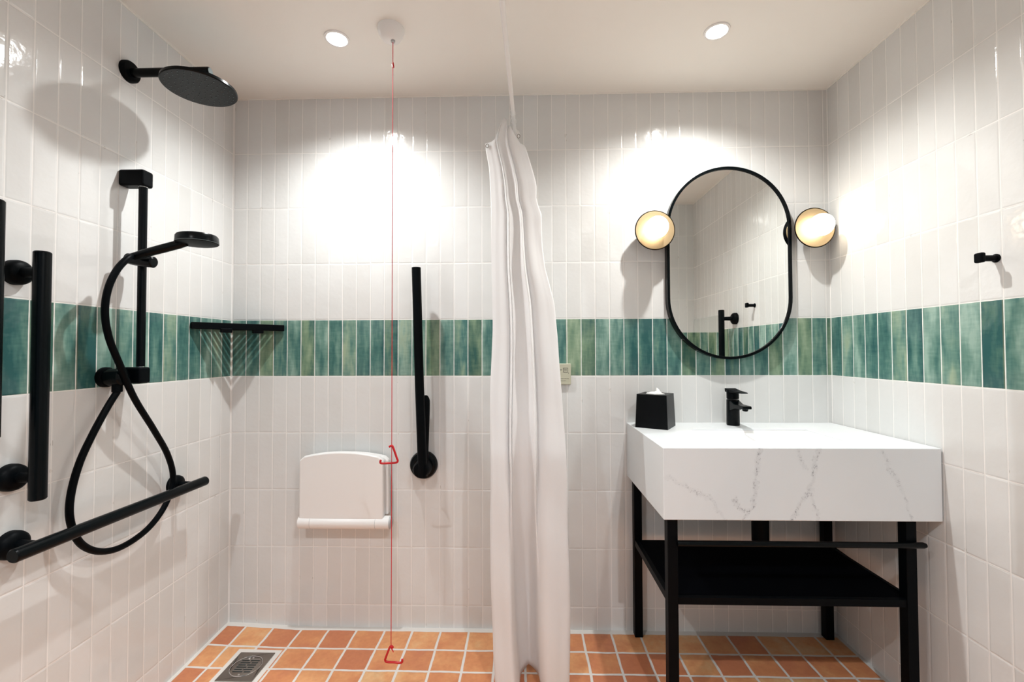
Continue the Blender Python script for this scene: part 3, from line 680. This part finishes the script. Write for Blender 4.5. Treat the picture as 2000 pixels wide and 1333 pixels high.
# ------------------------------------------------------------------ wall lamps
for x, z, lab, bd in ((1.849, 1.702, 'round brass wall lamp with a glowing globe, left of the oval mirror', (0.0, 0.004)),
                      (2.509, 1.706, 'round brass wall lamp with a glowing globe, right of the oval mirror', (0.006, 0.003))):
    t = thing('wall_lamp', lab, 'wall lamp', (x, 0, z), 'brass wall lamps beside the mirror')
    obj('wall_mount', lathe(nb(), (x, 0, z), (0, -1, 0), [(0, 0.03), (0.02, 0.03), (0.03, 0.02), (0.034, 0.012)], 32), BLACK, t)
    obj('dish_back', lathe(nb(), (x, -0.032, z), (0, -1, 0), [(0, 0.0), (0.0, 0.042), (0.008, 0.064), (0.034, 0.0840), (0.0345, 0.0835), (0.0325, 0.0815), (0.006, 0.060), (0.002, 0.0)], 64), BLACK, t)['label'] = 'black outer shell'
    obj('brass_dish', lathe(nb(), (x, -0.0335, z), (0, -1, 0), [(0.0345, 0.0830), (0.0345, 0.0800), (0.018, 0.0745), (0.007, 0.060), (0.003, 0.040), (0.002, 0.0)], 64), BRASS, t)
    obj('bulb_holder', lathe(nb(), (x, -0.036, z), (bd[0] * 10, -1, 0), [(0, 0.017), (0.022, 0.016), (0.024, 0.014)], 28), BRASS, t)
    bm = nb(); bmesh.ops.create_uvsphere(bm, u_segments=36, v_segments=20, radius=0.045)
    bmesh.ops.translate(bm, verts=bm.verts, vec=(x + bd[0], -0.100, z + bd[1]))
    obj('globe', bm, BULB, t)

# ------------------------------------------------------------------ robe hook
t = thing('robe_hook', 'small black robe hook on the white tiles of the right wall', 'hook', (W, -0.667, 1.451))
obj('hook_stem', lathe(nb(), (W, -0.667, 1.451), (-1, 0, 0.0), [(0, 0.012), (0.003, 0.012), (0.004, 0.0085), (0.040, 0.0085), (0.041, 0.0)], 28), BLACK, t)
obj('hook_knob', box(nb(), (W - 0.052, -0.679, 1.4385), (W - 0.038, -0.655, 1.4665)), BLACK, t, 0.005, 3)

# ------------------------------------------------------------------ floor drain
t = thing('floor_drain', 'square steel floor drain with a slotted round grate in the shower corner', 'drain', (0.24, -0.25, 0))
dx0, dx1, dy0, dy1 = 0.1715, 0.3085, -0.326, -0.175; dc = (0.240, -0.2505)
zt0 = 0.0035
bm = nb(); N_ = 48; R0 = 0.056
outer = [(dx0, dy0), (dx1, dy0), (dx1, dy1), (dx0, dy1)]
ring = [(dc[0] + R0 * math.cos(2 * math.pi * k / N_ - 3 * math.pi / 4), dc[1] + R0 * math.sin(2 * math.pi * k / N_ - 3 * math.pi / 4)) for k in range(N_)]
vo = [bm.verts.new((*p, zt0)) for p in outer]; vr = [bm.verts.new((*p, zt0)) for p in ring]; vl = [bm.verts.new((*p, -0.015)) for p in outer]; vq = [bm.verts.new((*p, -0.006)) for p in ring]
for k in range(N_):
    l = (k + 1) % N_; s0, s1 = vo[(k * 4 // N_) % 4], vo[(l * 4 // N_) % 4]
    bm.faces.new((s0, vr[l], vr[k])) if s0 is s1 else bm.faces.new((s0, s1, vr[l], vr[k]))
    bm.faces.new((vr[k], vr[l], vq[l], vq[k]))
for k in range(4): bm.faces.new((vo[k], vo[(k + 1) % 4], vl[(k + 1) % 4], vl[k]))
bm.faces.new(vl[::-1])
obj('frame_plate', bm, STEEL, t)
gr = obj('grate', lathe(nb(), (*dc, -0.005), (0, 0, 1), [(0, 0.0535), (0.0075, 0.0535), (0.0082, 0.0525), (0.0082, 0)], 48), STEEL, t)
obj('grate_rim', tube(nb(), [(dc[0] + 0.0545 * math.cos(2 * math.pi * k / 48), dc[1] + 0.0545 * math.sin(2 * math.pi * k / 48), 0.0036) for k in range(49)], 0.0013, 8, False), CHROME, gr)
for k in range(6):
    yy = dc[1] - 0.030 + k * 0.012
    for (xa, xb) in ((-0.034, -0.006), (0.0, 0.034)) if k % 2 else ((-0.034, 0.004), (0.010, 0.034)):
        bm = nb(); box(bm, (dc[0] + xa, yy - 0.0026, 0.0028), (dc[0] + xb, yy + 0.0026, 0.0037)); obj('slot', bm, SLOT, gr, 0.0)
        bm = nb(); box(bm, (dc[0] + xa, yy + 0.0028, 0.0030), (dc[0] + xb, yy + 0.0040, 0.0044)); obj('slot_lip', bm, CHROME, gr)
for yy in (0.045, -0.045): obj('screw', lathe(nb(), (dc[0], dc[1] + yy, 0.003), (0, 0, 1), [(0, 0.004), (0.0012, 0.0035), (0.0012, 0)], 16), CHROME, gr)
